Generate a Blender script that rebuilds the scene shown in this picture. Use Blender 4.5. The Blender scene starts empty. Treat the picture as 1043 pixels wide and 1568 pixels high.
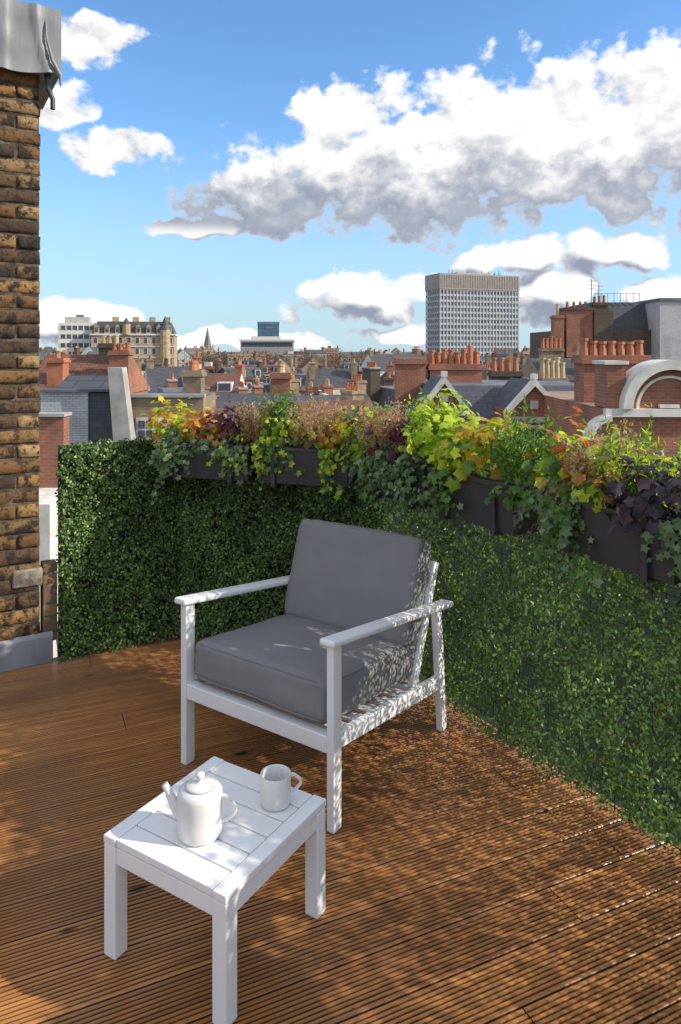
import bpy, bmesh, math, random
import numpy as np
from mathutils import Vector, Matrix, noise as mnoise
random.seed(7); R=np.random.default_rng(11)
S=bpy.context.scene
COL=S.collection
# ------------------------------------------------------------ node helpers
def newmat(name):
    m=bpy.data.materials.new(name); m.use_nodes=True
    nt=m.node_tree; nt.nodes.clear()
    o=nt.nodes.new('ShaderNodeOutputMaterial'); b=nt.nodes.new('ShaderNodeBsdfPrincipled')
    nt.links.new(b.outputs[0],o.inputs[0]); return m,nt,b,o
def N(nt,t,**k):
    n=nt.nodes.new(t)
    for a,v in k.items(): setattr(n,a,v)
    return n
def setin(nt,sock,v):
    if isinstance(v,bpy.types.NodeSocket): nt.links.new(v,sock)
    else: sock.default_value=v
def MA(nt,op,a,b=None,c=None,clamp=False):
    n=N(nt,'ShaderNodeMath',operation=op,use_clamp=clamp)
    setin(nt,n.inputs[0],a)
    if b is not None: setin(nt,n.inputs[1],b)
    if c is not None: setin(nt,n.inputs[2],c)
    return n.outputs[0]
def VM(nt,op,a,b=None,c=None):
    n=N(nt,'ShaderNodeVectorMath',operation=op)
    setin(nt,n.inputs[0],a)
    if b is not None: setin(nt,n.inputs[1],b)
    if c is not None: setin(nt,n.inputs[2],c)
    return n.outputs['Value'] if op=='LENGTH' else n.outputs[0]
def c4(c): return (c[0],c[1],c[2],1)
def mix(nt,f,a,b,mode='MIX'):
    n=N(nt,'ShaderNodeMix',data_type='RGBA',blend_type=mode)
    setin(nt,n.inputs[0],f)
    setin(nt,n.inputs[6],c4(a) if isinstance(a,tuple) else a)
    setin(nt,n.inputs[7],c4(b) if isinstance(b,tuple) else b)
    return n.outputs[2]
def noise(nt,vec,scale,detail=5,rough=.55):
    n=N(nt,'ShaderNodeTexNoise'); n.inputs['Scale'].default_value=scale
    n.inputs['Detail'].default_value=detail; n.inputs['Roughness'].default_value=rough
    if vec is not None: nt.links.new(vec,n.inputs['Vector'])
    return n
def ramp(nt,f,lo,hi):
    n=N(nt,'ShaderNodeMapRange',interpolation_type='SMOOTHSTEP'); setin(nt,n.inputs[0],f)
    n.inputs[1].default_value=lo; n.inputs[2].default_value=hi; return n.outputs[0]
def bump(nt,b,h,strength=.3,dist=.01):
    n=N(nt,'ShaderNodeBump'); n.inputs['Strength'].default_value=strength; n.inputs['Distance'].default_value=dist
    nt.links.new(h,n.inputs['Height']); nt.links.new(n.outputs[0],b.inputs['Normal'])
def M(name,c1,c2=None,scale=3,rough=.6,bs=0,bscale=60,metal=0,stretch=(1,1,1),bd=.01,spec=.5):
    m,nt,b,o=newmat(name)
    tc=N(nt,'ShaderNodeTexCoord'); v=VM(nt,'MULTIPLY',tc.outputs['Object'],stretch)
    c2=c2 or tuple(x*.75 for x in c1)
    f=ramp(nt,noise(nt,v,scale).outputs[0],.35,.65)
    nt.links.new(mix(nt,f,c1,c2),b.inputs['Base Color'])
    b.inputs['Roughness'].default_value=rough; b.inputs['Metallic'].default_value=metal
    b.inputs['Specular IOR Level'].default_value=spec
    if bs: bump(nt,b,noise(nt,v,bscale,4).outputs[0],bs,bd)
    return m
def brickmat(name,c1,c2,mortar,bw=.225,bh=.075,ms=.011,dirt=(.05,.04,.035),dirtamt=.5,rough=.85):
    m,nt,b,o=newmat(name)
    tc=N(nt,'ShaderNodeTexCoord')
    s=N(nt,'ShaderNodeSeparateXYZ'); nt.links.new(tc.outputs['Object'],s.inputs[0])
    sn=N(nt,'ShaderNodeSeparateXYZ'); nt.links.new(tc.outputs['Normal'],sn.inputs[0])
    u=MA(nt,'ADD',MA(nt,'MULTIPLY',s.outputs[0],MA(nt,'ABSOLUTE',sn.outputs[1])),MA(nt,'MULTIPLY',s.outputs[1],MA(nt,'ABSOLUTE',sn.outputs[0])))
    cb=N(nt,'ShaderNodeCombineXYZ'); nt.links.new(u,cb.inputs[0]); nt.links.new(s.outputs[2],cb.inputs[1])
    t=N(nt,'ShaderNodeTexBrick'); nt.links.new(cb.outputs[0],t.inputs['Vector'])
    t.inputs['Color1'].default_value=c4(c1); t.inputs['Color2'].default_value=c4(c2); t.inputs['Mortar'].default_value=c4(mortar)
    t.inputs['Scale'].default_value=1; t.inputs['Mortar Size'].default_value=ms; t.inputs['Brick Width'].default_value=bw; t.inputs['Row Height'].default_value=bh
    f=MA(nt,'MULTIPLY',ramp(nt,noise(nt,tc.outputs['Object'],.8,7,.7).outputs[0],.40,.68),dirtamt)
    nt.links.new(mix(nt,f,t.outputs[0],dirt),b.inputs['Base Color'])
    b.inputs['Roughness'].default_value=rough
    bump(nt,b,t.outputs['Fac'],-.5,.01)
    return m
# ------------------------------------------------------------ mesh helpers
def mkobj(name,verts,faces,mats,midx=None,smooth=False,parent=None):
    me=bpy.data.meshes.new(name); me.from_pydata([tuple(v) for v in verts],[],faces)
    for m in (mats if isinstance(mats,list) else [mats]): me.materials.append(m)
    if midx is not None: me.polygons.foreach_set('material_index',midx)
    if smooth: me.polygons.foreach_set('use_smooth',[True]*len(faces))
    me.update()
    ob=bpy.data.objects.new(name,me); COL.objects.link(ob)
    if parent: ob.parent=parent
    return ob
def bevel(ob,w,seg=2):
    m=ob.modifiers.new('b','BEVEL'); m.width=w; m.segments=seg; m.limit_method='ANGLE'
    ob.data.polygons.foreach_set('use_smooth',[True]*len(ob.data.polygons))
    w2=ob.modifiers.new('w','WEIGHTED_NORMAL'); return ob
def empty(name,loc,rz=0):
    e=bpy.data.objects.new(name,None); e.location=loc; e.rotation_euler[2]=rz; COL.objects.link(e); return e
class MB:
    def __init__(s): s.v=[];s.f=[];s.m=[]
    def add(s,vs,fs,m):
        n=len(s.v); s.v+=[tuple(v) for v in vs]
        for f in fs: s.f.append([i+n for i in f]); s.m.append(m)
    def box(s,x0,x1,y0,y1,z0,z1,m,rz=0):
        vs=[(x,y,z) for z in (z0,z1) for x,y in ((x0,y0),(x1,y0),(x1,y1),(x0,y1))]
        s.add(vs,[(3,2,1,0),(4,5,6,7),(0,1,5,4),(1,2,6,5),(2,3,7,6),(3,0,4,7)],m)
    def frus(s,x0,x1,y0,y1,z0,z1,ix,iy,m,mt=None):
        vs=[(x0,y0,z0),(x1,y0,z0),(x1,y1,z0),(x0,y1,z0),(x0+ix,y0+iy,z1),(x1-ix,y0+iy,z1),(x1-ix,y1-iy,z1),(x0+ix,y1-iy,z1)]
        s.add(vs,[(3,2,1,0),(0,1,5,4),(1,2,6,5),(2,3,7,6),(3,0,4,7)],m); s.add(vs[4:],[(0,1,2,3)],m if mt is None else mt)
    def prismx(s,x0,x1,y0,y1,z0,z1,m,mg):
        ym=(y0+y1)/2
        vs=[(x0,y0,z0),(x1,y0,z0),(x1,y1,z0),(x0,y1,z0),(x0,ym,z1),(x1,ym,z1)]
        s.add(vs,[(0,1,5,4),(2,3,4,5)],m); s.add(vs,[(3,0,4),(1,2,5)],mg)
    def prismy(s,x0,x1,y0,y1,z0,z1,m,mg):
        xm=(x0+x1)/2
        vs=[(x0,y0,z0),(x1,y0,z0),(x1,y1,z0),(x0,y1,z0),(xm,y0,z1),(xm,y1,z1)]
        s.add(vs,[(1,2,5,4),(3,0,4,5)],m); s.add(vs,[(0,1,4),(2,3,5)],mg)
    def cyl(s,cx,cy,z0,z1,r0,r1,n,m):
        vs=[(cx+r*math.cos(2*math.pi*i/n),cy+r*math.sin(2*math.pi*i/n),z) for z,r in ((z0,r0),(z1,r1)) for i in range(n)]
        s.add(vs,[(i,(i+1)%n,n+(i+1)%n,n+i) for i in range(n)]+[tuple(range(n,2*n))],m)
    def obj(s,name,mats,loc=(0,0,0),rz=0,parent=None):
        o=mkobj(name,s.v,s.f,mats,s.m,parent=parent); o.location=loc; o.rotation_euler[2]=rz; return o
def beam(name,p0,p1,w,t,mat,parent,side=(1,0,0),bv=.004):
    p0=Vector(p0);p1=Vector(p1);d=(p1-p0).normalized(); sd=Vector(side); sd=(sd-d*sd.dot(d)).normalized(); u=d.cross(sd)
    vs=[p+sd*a*w/2+u*b*t/2 for p in (p0,p1) for a,b in ((-1,-1),(1,-1),(1,1),(-1,1))]
    o=mkobj(name,vs,[(3,2,1,0),(4,5,6,7),(0,1,5,4),(1,2,6,5),(2,3,7,6),(3,0,4,7)],mat,parent=parent)
    bm=bmesh.new(); bm.from_mesh(o.data); bmesh.ops.recalc_face_normals(bm,faces=bm.faces); bm.to_mesh(o.data); bm.free()
    return bevel(o,bv)
def tube(name,pts,radii,mat,parent=None,n=16,closed=False):
    pts=[Vector(p) for p in pts]; vs=[];fs=[]; k=len(pts)
    ref=None
    for i,p in enumerate(pts):
        a=pts[(i-1)%k] if (closed or i>0) else p; b=pts[(i+1)%k] if (closed or i<k-1) else p
        d=(b-a).normalized()
        if ref is None:
            ref=Vector((0,0,1)) if abs(d.z)<.9 else Vector((0,1,0))
        s=(ref-d*ref.dot(d)).normalized(); ref=s; t=d.cross(s)
        r=radii[i] if hasattr(radii,'__len__') else radii
        for j in range(n):
            an=2*math.pi*j/n; vs.append(p+s*math.cos(an)*r+t*math.sin(an)*r)
    m=k if closed else k-1
    for i in range(m):
        for j in range(n):
            i2=(i+1)%k; fs.append((i*n+j,i*n+(j+1)%n,i2*n+(j+1)%n,i2*n+j))
    return mkobj(name,vs,fs,mat,smooth=True,parent=parent)
def lathe(name,prof,mat,parent=None,n=64):
    vs=[];fs=[]
    for r,z in prof:
        for j in range(n): a=2*math.pi*j/n; vs.append((r*math.cos(a),r*math.sin(a),z))
    for i in range(len(prof)-1):
        for j in range(n): fs.append((i*n+j,i*n+(j+1)%n,(i+1)*n+(j+1)%n,(i+1)*n+j))
    return mkobj(name,vs,fs,mat,smooth=True,parent=parent)
# leaves
def norm(a): return a/np.maximum(np.linalg.norm(a,axis=1,keepdims=True),1e-9)
def T_box():
    return np.array([[0,0,0],[.35,.3,.06],[.8,.22,.06],[1,0,0],[.8,-.22,.06],[.35,-.3,.06]]),[(0,1,2,3),(0,3,4,5)]
def T_lobe(depth=.55,nl=5):
    vs=[[.45,0,.06]]; k=nl*2
    for i in range(k):
        a=2*math.pi*i/k; r=.56 if i%2==0 else .56*depth+.05
        if i==nl: r=.2
        vs.append([.45+r*math.cos(a),r*math.sin(a),-.10 if i%2==0 else -.02])
    return np.array(vs),[(0,1+i,1+(i+1)%k) for i in range(k)]
def T_long():
    return np.array([[0,0,0],[.3,.13,.03],[.7,.11,.0],[1,0,-.08],[.7,-.11,.0],[.3,-.13,.03]]),[(0,1,2,3),(0,3,4,5)]
def leaves(name,P,Nn,T,Sz,C,tmpl,mat,parent=None):
    tv,tf=tmpl; n=len(P)
    Nn=norm(Nn); T=norm(T-Nn*np.sum(T*Nn,axis=1,keepdims=True)); B=np.cross(Nn,T)
    V=P[:,None,:]+Sz[:,None,None]*(tv[None,:,0:1]*T[:,None,:]+tv[None,:,1:2]*B[:,None,:]+tv[None,:,2:3]*Nn[:,None,:])
    k=len(tv); V=V.reshape(-1,3)
    base=np.concatenate([np.array(f) for f in tf]); lens=np.array([len(f) for f in tf])
    L=(base[None,:]+(np.arange(n)*k)[:,None]).reshape(-1)
    tot=np.tile(lens,n); st=np.concatenate([[0],np.cumsum(tot)[:-1]])
    me=bpy.data.meshes.new(name); me.vertices.add(len(V)); me.vertices.foreach_set('co',V.reshape(-1).astype(np.float32))
    me.loops.add(len(L)); me.loops.foreach_set('vertex_index',L.astype(np.int32))
    me.polygons.add(len(tot)); me.polygons.foreach_set('loop_start',st.astype(np.int32)); me.polygons.foreach_set('loop_total',tot.astype(np.int32))
    me.update(calc_edges=True)
    at=me.color_attributes.new('Col','FLOAT_COLOR','POINT')
    cc=np.ones((n,k,4),np.float32); cc[:,:,:3]=C[:,None,:]; at.data.foreach_set('color',cc.reshape(-1))
    me.materials.append(mat)
    o=bpy.data.objects.new(name,me); COL.objects.link(o)
    if parent: o.parent=parent
    return o
def leafmat(name,rough=.45,trans=.35):
    m,nt,b,o=newmat(name)
    a=N(nt,'ShaderNodeAttribute',attribute_name='Col')
    nt.links.new(a.outputs[0],b.inputs['Base Color']); b.inputs['Roughness'].default_value=rough
    t=N(nt,'ShaderNodeBsdfTranslucent'); nt.links.new(mix(nt,1,a.outputs[0],(1.6,1.6,.9),'MULTIPLY'),t.inputs[0])
    ms=N(nt,'ShaderNodeMixShader'); ms.inputs[0].default_value=trans
    nt.links.new(b.outputs[0],ms.inputs[1]); nt.links.new(t.outputs[0],ms.inputs[2]); nt.links.new(ms.outputs[0],o.inputs[0])
    return m
# ------------------------------------------------------------ materials
white=M('white_powder_coat',(.87,.86,.85),(.83,.83,.82),scale=4,rough=.36)
fabric=M('grey_fabric',(.245,.240,.240),(.230,.226,.228),scale=5,rough=.95,bs=.4,bscale=900,bd=.002,spec=.15)
ceram=M('glazed_ceramic',(.74,.725,.70),(.70,.685,.665),scale=3,rough=.22)
plastic=M('black_planter_plastic',(.055,.055,.060),(.042,.042,.047),rough=.42)
soil=M('soil',(.03,.02,.013),rough=.95)
lead=M('lead_sheet',(.36,.365,.375),(.19,.195,.205),scale=3,rough=.5,bs=.25,bscale=6,bd=.03,stretch=(1,1,.35))
bl=leafmat('boxwood_leaf',.38,.30); fl=leafmat('plant_leaf',.42,.42)
darkback=M('dark_backing',(.014,.022,.011),rough=.9)
# deck wood
wood,nt,b,o=newmat('deck_wood')
tc=N(nt,'ShaderNodeTexCoord'); a=N(nt,'ShaderNodeAttribute',attribute_name='Col')
v=VM(nt,'ADD',VM(nt,'MULTIPLY',tc.outputs['Object'],(1.2,30,1)),VM(nt,'MULTIPLY',a.outputs[0],(37,91,0)))
g=noise(nt,v,1.6,8,.65).outputs[0]
big=noise(nt,tc.outputs['Object'],1.3,4).outputs[0]
c=mix(nt,ramp(nt,g,.3,.7),(.66,.300,.095),(.34,.135,.042))
c=mix(nt,ramp(nt,big,.42,.68),c,mix(nt,.6,c,(.19,.080,.034)))
sa=N(nt,'ShaderNodeSeparateXYZ'); nt.links.new(a.outputs[0],sa.inputs[0])
c=mix(nt,MA(nt,'MULTIPLY',sa.outputs[2],.55),c,(.21,.09,.038))
vo=N(nt,'ShaderNodeTexVoronoi'); vo.inputs['Scale'].default_value=1; nt.links.new(VM(nt,'MULTIPLY',tc.outputs['Object'],(2.6,7,0)),vo.inputs['Vector'])
c=mix(nt,MA(nt,'SUBTRACT',1,ramp(nt,vo.outputs['Distance'],.05,.11)),c,(.05,.02,.01))
sp=N(nt,'ShaderNodeSeparateXYZ'); nt.links.new(tc.outputs['Object'],sp.inputs[0])
c=mix(nt,MA(nt,'SUBTRACT',1,ramp(nt,sp.outputs[2],-.004,-.0005)),c,mix(nt,.8,c,(.02,.009,.004)))
nt.links.new(c,b.inputs['Base Color'])
nt.links.new(MA(nt,'MULTIPLY_ADD',big,.35,.10),b.inputs['Roughness'])
bump(nt,b,g,.35,.004)
# ------------------------------------------------------------ terrace layout (metres, camera above origin)
A=Vector((-.88,4.08)); B=Vector((.228,3.72)); H0=Vector((-1.455,3.755)); rd=Vector((.517,-.856)).normalized(); C=B+rd*4.6
def plane_cut(bm,p,n):
    bmesh.ops.bisect_plane(bm,geom=bm.verts[:]+bm.edges[:]+bm.faces[:],plane_co=p,plane_no=n,clear_outer=True)
ba=math.radians(24)
vs=[];fs=[];cols=[]
prof=[]; bw=.138; npitch=10; p=bw/npitch
prof.append((0,-.02)); prof.append((0,-.0015)); prof.append((.0015,0))
for i in range(npitch):
    x=i*p
    if i>0: prof+= [(x-.0036,0),(x-.0020,-.0045),(x+.0020,-.0045),(x+.0036,0)]
prof+=[(bw-.0015,0),(bw,-.0015),(bw,-.02)]
k=len(prof)
for i in range(-34,52):
    y=i*(bw+.006); x=-6-random.random()*2
    while x<6:
        L=random.uniform(3.8,4.8); col=(random.random(),random.random(),random.random()**1.3,1)
        n=len(vs)
        for xx in (x,x+L-.003):
            for (py,pz) in prof: vs.append((xx,y+py,pz)); cols.append(col)
        for j in range(k-1): fs.append((n+j,n+k+j,n+k+j+1,n+j+1))
        x+=L
me=bpy.data.meshes.new('wooden_deck'); me.from_pydata(vs,[],fs)
at=me.color_attributes.new('Col','FLOAT_COLOR','POINT'); at.data.foreach_set('color',[c for q in cols for c in q])
bm=bmesh.new(); bm.from_mesh(me)
rot=Matrix.Rotation(-ba,3,'Z')
def cut(p,nn):
    plane_cut(bm,rot@Vector((p.x,p.y,0)),rot@Vector((nn.x,nn.y,0)))
def outn(d): return Vector((-d.y,d.x))
dl=(A-H0).normalized(); dm=(B-A).normalized()
cut(H0+outn(dl)*.03,outn(dl)); cut(A+outn(dm)*.03,outn(dm)); cut(B+outn(rd)*.03,outn(rd))
cut(Vector((-3.5,0)),Vector((-1,0))); cut(Vector((0,-2)),Vector((0,-1)))
bmesh.ops.recalc_face_normals(bm,faces=bm.faces)
if sum(f.normal.z for f in bm.faces)<0: bmesh.ops.reverse_faces(bm,faces=bm.faces)
bm.to_mesh(me); bm.free(); me.materials.append(wood)
dk=bpy.data.objects.new('wooden_deck',me); COL.objects.link(dk); dk.rotation_euler[2]=ba
# ------------------------------------------------------------ hedges
def hedge(name,p0,p1,lai,h=1.10,thick=.055,solid=True,z0=.01):
    d=(p1-p0); L=d.length; d=d.normalized(); nn=-outn(d)
    par=empty(name,(0,0,0))
    area=L*h; n=int(area*lai/1.0e-4)
    nt_=n//7; s=R.random(nt_)*L; z=R.random(nt_)*h
    s=np.repeat(s,7)+R.normal(0,.010,nt_*7); z=np.repeat(z,7)+R.normal(0,.010,nt_*7)
    tz=np.repeat(R.random(nt_),7)
    off=thick*(.15+.85*tz)+R.normal(0,.008,nt_*7)+.012*np.sin(s*12.6)*np.sin(z*12.6)
    s=np.clip(s,-.01,L+.01); z=np.clip(z,0,h+.012)
    P=np.stack([p0.x+d.x*s+nn.x*off,p0.y+d.y*s+nn.y*off,z0+z],1)
    m=len(P)
    Nn=np.array([[nn.x,nn.y,.35]])*1.0+R.normal(0,.62,(m,3))
    T=R.normal(0,1,(m,3))+np.array([[nn.x*.6,nn.y*.6,.25]])
    Sz=R.uniform(.011,.020,m)
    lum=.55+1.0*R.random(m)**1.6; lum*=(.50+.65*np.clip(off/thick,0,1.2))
    patch=np.sin(s*5.1+z*2.3)*.12+np.sin(s*12.6)*.10*np.sin(z*12.6)+1
    C_=np.array([[.095,.170,.050]])*np.ones((m,1)); yl=(R.random(m)<.34)[:,None]
    C_=np.where(yl,np.array([[.21,.29,.085]]),C_)*(lum*patch)[:,None]
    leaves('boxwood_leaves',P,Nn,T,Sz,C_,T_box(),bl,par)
    mb=MB()
    if solid:
        q0=p0-nn*.012; q1=p1-nn*.012
        r0=p0-nn*.03; r1=p1-nn*.03
        vs=[(q.x,q.y,zz) for zz in (0,h) for q in (q0,q1,r1,r0)]
        mb.add(vs,[(0,1,5,4),(1,2,6,5),(2,3,7,6),(3,0,4,7),(4,5,6,7)],0)
        mb.obj('panel_backing',[darkback],parent=par)
    else:
        def bar(s0,s1,za,zb,w=.004):
            a0=p0+d*s0; a1=p0+d*s1
            vs=[(q.x+nn.x*w*o_,q.y+nn.y*w*o_,zz) for zz in (za,zb) for q,o_ in ((a0,0),(a1,0),(a1,1),(a0,1))]
            mb.add(vs,[(3,2,1,0),(4,5,6,7),(0,1,5,4),(1,2,6,5),(2,3,7,6),(3,0,4,7)],0)
        x=0
        while x<L: bar(x,x+.003,0,h); x+=.05
        zz=.01
        while zz<h: bar(0,L,zz,zz+.003,.0035); zz+=.05
        bar(0,L,h-.035,h-.012,.025)
        mb.obj('lattice_frame',[darkback],parent=par)
    return par
hedge('boxwood_hedge_panel',H0,A,3.2)
hedge('boxwood_hedge_panel',A,B,3.2)
hedge('boxwood_hedge_panel',B,C,1.65,solid=False,h=1.10)
# ------------------------------------------------------------ planters & plants
GREEN=[(.12,.23,.04),(.17,.30,.05),(.08,.17,.035)]; IVY=[(.18,.28,.13),(.28,.36,.20),(.12,.22,.08)]
LIME=[(.45,.60,.04),(.34,.50,.04),(.56,.63,.05)]; YEL=[(.64,.50,.04),(.52,.34,.04),(.50,.54,.05)]
ORG=[(.55,.21,.05),(.42,.11,.04),(.52,.34,.06)]; BURG=[(.14,.024,.04),(.20,.040,.045),(.08,.02,.045)]
PURP=[(.075,.05,.085),(.115,.065,.10),(.05,.038,.065)]; TAN=[(.50,.30,.22),(.55,.37,.26),(.42,.22,.17),(.34,.30,.12)]
def colpick(pal,n): 
    p=np.array(pal)[R.integers(0,len(pal),n)]; return p*(.70+.5*R.random((n,1)))
def mound(name,c,rad,n,size,pal,tm=None,par=None,low=-.045):
    n=int(n*1.6); rad=(rad[0]*1.08,rad[1]*1.12,rad[2]*1.38)
    dirs=norm(R.normal(0,1,(n,3))+np.array([[0,0,.5]])); r=R.uniform(.40,1,(n,1))**.5*(1+.25*R.normal(0,1,(n,1)).clip(-1,1))
    r=r*(1+.24*np.sin(dirs[:,0:1]*7+c[0]*9)*np.cos(dirs[:,2:3]*6+c[1]*5))
    P=np.array(c)+np.array([0,0,.02])+dirs*r*np.array(rad)
    zf=c[2]+low; lo=P[:,2]<zf; P[lo,2]=zf+R.uniform(-.015,.05,lo.sum())
    Nn=dirs+R.normal(0,.5,(n,3))+np.array([[0,-.1,.5]]); T=dirs*np.array([[1,1,-.3]])+R.normal(0,.5,(n,3))
    cp_=np.array(pal)[((np.sin(P[:,0]*31+c[1])+np.sin(P[:,1]*27+1)+np.sin(P[:,2]*35))*1.3+R.normal(0,.8,n)+9).astype(int)%len(pal)]*(.7+.5*R.random((n,1)))
    return leaves(name,P,Nn,T,R.uniform(.5,1.15,n)*size,cp_,tm or T_lobe(.62),fl,par)
def ivy(name,c,d,inn,width,drop,n,size,pal,par=None):
    Ps=[];Ns=[];Ts=[]
    width*=.78; n=int(n*1.2)
    for i in range(n):
        s=R.uniform(-width,width); st=np.array([c[0]+d.x*s,c[1]+d.y*s,c[2]])
        dr=drop*R.uniform(.4,1.12)*(1-.45*abs(s)/width); out=R.uniform(.08,.15); m=int(6+dr/.015); sw=R.normal(0,.05)
        for j in range(m):
            t=j/(m-1)
            o_=out*min(1,t*4)+.02*math.sin(t*9+i); z=.05*math.sin(min(t*4,1)*math.pi)-dr*max(0,t-.12)
            q=st+np.array([inn.x*o_+d.x*sw*t,inn.y*o_+d.y*sw*t,z])+R.normal(0,.010,3)
            Ps.append(q); Ns.append(np.array([inn.x,inn.y,.5])+R.normal(0,.45,3)); Ts.append(np.array([0,0,-.7])+R.normal(0,.6,3))
    P=np.array(Ps); m=len(P)
    leaves(name,P,np.array(Ns),np.array(Ts),R.uniform(.5,1.15,m)*size*1.05,colpick(pal,m),T_lobe(.5),fl,par)
def spikes(name,c,rad,h,n,pal,lsize=.012,par=None,per=34,tm=None):
    Ps=[];Ts=[]
    h*=1.12
    for i in range(n):
        a=R.random()*6.28; rr=rad*math.sqrt(R.random()); hh=h*R.uniform(.55,1.1)*(1-.35*rr/rad); lean=np.array([math.cos(a),math.sin(a),0])*rr*.8
        bs=np.array([c[0]+math.cos(a)*rr,c[1]+math.sin(a)*rr,c[2]])
        for j in range(per):
            t=(j+R.random())/per; Ps.append(bs+lean*t+np.array([0,0,hh*t])+R.normal(0,.004,3))
            Ts.append(R.normal(0,.7,3)+np.array([0,0,.9]))
    P=np.array(Ps);m=len(P)
    leaves(name,P,R.normal(0,1,(m,3)),np.array(Ts),R.uniform(.7,1.3,m)*lsize,colpick(pal,m),tm or T_box(),fl,par)
def planter(p0,p1,d,inn):
    L=(p1-p0).length; c=(p0+p1)/2+inn*.155
    e=empty('planter_box',(c.x,c.y,.925),math.atan2(d.y,d.x))
    mb=MB(); w=.085;h=.170;l=L/2-.008
    mb.frus(-l+.01,l-.01,-w+.012,w-.012,0,h,-.01,-.012,0)
    mb.box(-l-.006,l+.006,-w-.006,-w+.006,h-.004,h+.014,0); mb.box(-l-.006,l+.006,w-.006,w+.006,h-.004,h+.014,0)
    mb.box(-l-.006,-l+.006,-w+.006,w-.006,h-.004,h+.014,0); mb.box(l-.006,l+.006,-w+.006,w-.006,h-.004,h+.014,0)
    for xx in (-l*.6,l*.6): mb.box(xx-.012,xx+.012,-w-.010,-w-.004,-.012,h+.016,0); mb.box(xx-.012,xx+.012,-w,w+.02,-.014,-.004,0)
    ob=mb.obj('trough',[plastic],parent=e); bevel(ob,.002,1)
    mb=MB(); mb.box(-l+.006,l-.006,-w+.006,w-.006,h+.0005,h+.006,0); mb.obj('soil_fill',[soil],parent=e)
inm=-outn(dm); inr=-outn(rd)
for a0,a1 in ((-.02,.52),(.54,1.05)): planter(A+dm*a0,A+dm*a1,dm,inm)
for s0 in (.18,.66,1.30,1.82,2.40): planter(B+rd*s0,B+rd*(s0+(.46 if s0<.3 else .50)),rd,inr)
def on(side,s,z=1.12,off=.155):
    p=(A+dm*s+inm*off) if side=='m' else (B+rd*s+inr*off); return (p.x,p.y,z)
mound('heuchera_plant',on('m',.02,1.16),(.11,.11,.10),110,.046,YEL+ORG[:1]+LIME[:1])
mound('heuchera_plant',on('m',.20,1.15),(.12,.11,.08),120,.042,ORG[:2]+LIME+YEL)
mound('burgundy_heuchera_plant',on('m',.36,1.16),(.12,.10,.08),120,.042,BURG+ORG[2:]+BURG)
ivy('trailing_ivy',on('m',.08,1.13),dm,inm,.09,.32,14,.034,IVY)
ivy('trailing_ivy',on('m',.44,1.13),dm,inm,.08,.27,10,.034,IVY+LIME[:1])
ivy('trailing_ivy',on('m',.62,1.13),dm,inm,.07,.22,9,.034,GREEN+LIME)
spikes('heather_plant',on('m',.53,1.13),.08,.23,90,TAN)
mound('lime_heuchera_plant',on('m',.64,1.18),(.11,.10,.11),150,.040,LIME+GREEN)
spikes('evergreen_shrub',on('m',.66,1.14),.06,.27,40,GREEN,.024,tm=T_long(),per=18)
spikes('heather_plant',on('m',.86,1.13),.10,.24,110,TAN)
mound('heuchera_plant',on('m',.82,1.14),(.10,.10,.05),80,.040,GREEN+YEL+ORG[:1])
mound('heuchera_plant',on('m',.98,1.16),(.11,.10,.08),130,.042,YEL+ORG[:1]+LIME+GREEN[:1])
ivy('trailing_ivy',on('m',.94,1.13),dm,inm,.05,.25,8,.034,LIME+YEL[:1]+GREEN)
ivy('trailing_ivy',on('m',.26,1.13),dm,inm,.10,.10,5,.034,IVY)
# right run
mound('heuchera_plant',on('r',.10,1.16),(.12,.12,.10),130,.042,ORG[:2]+GREEN+LIME[:1])
ivy('trailing_ivy',on('r',.12,1.13),rd,inr,.10,.18,9,.034,GREEN+LIME[:1])
spikes('heather_plant',on('r',.27,1.14),.10,.22,100,TAN)
mound('burgundy_heuchera_plant',on('r',.42,1.17),(.13,.12,.09),150,.042,BURG+ORG[:1]+BURG)
ivy('trailing_ivy',on('r',.30,1.13),rd,inr,.14,.30,18,.034,IVY)
ivy('trailing_ivy',on('r',.52,1.13),rd,inr,.10,.30,13,.034,IVY)
mound('lime_heuchera_plant',on('r',.64,1.19),(.15,.13,.13),210,.044,LIME)
spikes('evergreen_shrub',on('r',.58,1.18),.08,.24,44,LIME+GREEN,.026,tm=T_long(),per=18)
mound('lime_heuchera_plant',on('r',.78,1.15),(.10,.13,.10),120,.052,LIME+YEL[2:])
mound('heuchera_plant',on('r',.95,1.18),(.13,.12,.10),160,.048,YEL+ORG[2:]+LIME+GREEN[:2])
ivy('trailing_ivy',on('r',.78,1.13),rd,inr,.08,.26,10,.034,IVY+GREEN)
spikes('evergreen_shrub',on('r',1.14,1.12),.09,.26,70,GREEN,.028,tm=T_long(),per=18)
ivy('trailing_ivy',on('r',1.22,1.13),rd,inr,.06,.12,6,.034,GREEN)
mound('heuchera_plant',on('r',1.34,1.16),(.12,.12,.11),140,.044,ORG[:2]+LIME+GREEN)
ivy('trailing_ivy',on('r',1.40,1.13),rd,inr,.08,.30,14,.034,IVY+GREEN)
spikes('heather_plant',on('r',1.52,1.14),.10,.21,80,TAN)
spikes('evergreen_shrub',on('r',1.62,1.14),.10,.26,60,GREEN+LIME,.024,tm=T_long(),per=18)
mound('heuchera_plant',on('r',1.56,1.14),(.12,.11,.08),120,.042,ORG[:1]+LIME+GREEN)
mound('purple_heuchera_plant',on('r',1.70,1.12,.20),(.13,.12,.09),150,.048,PURP,low=-.07)
ivy('trailing_ivy',on('r',1.86,1.12),rd,inr,.10,.2,10,.034,IVY)
pal=[LIME,YEL+ORG,GREEN+LIME,BURG,GREEN]
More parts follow.
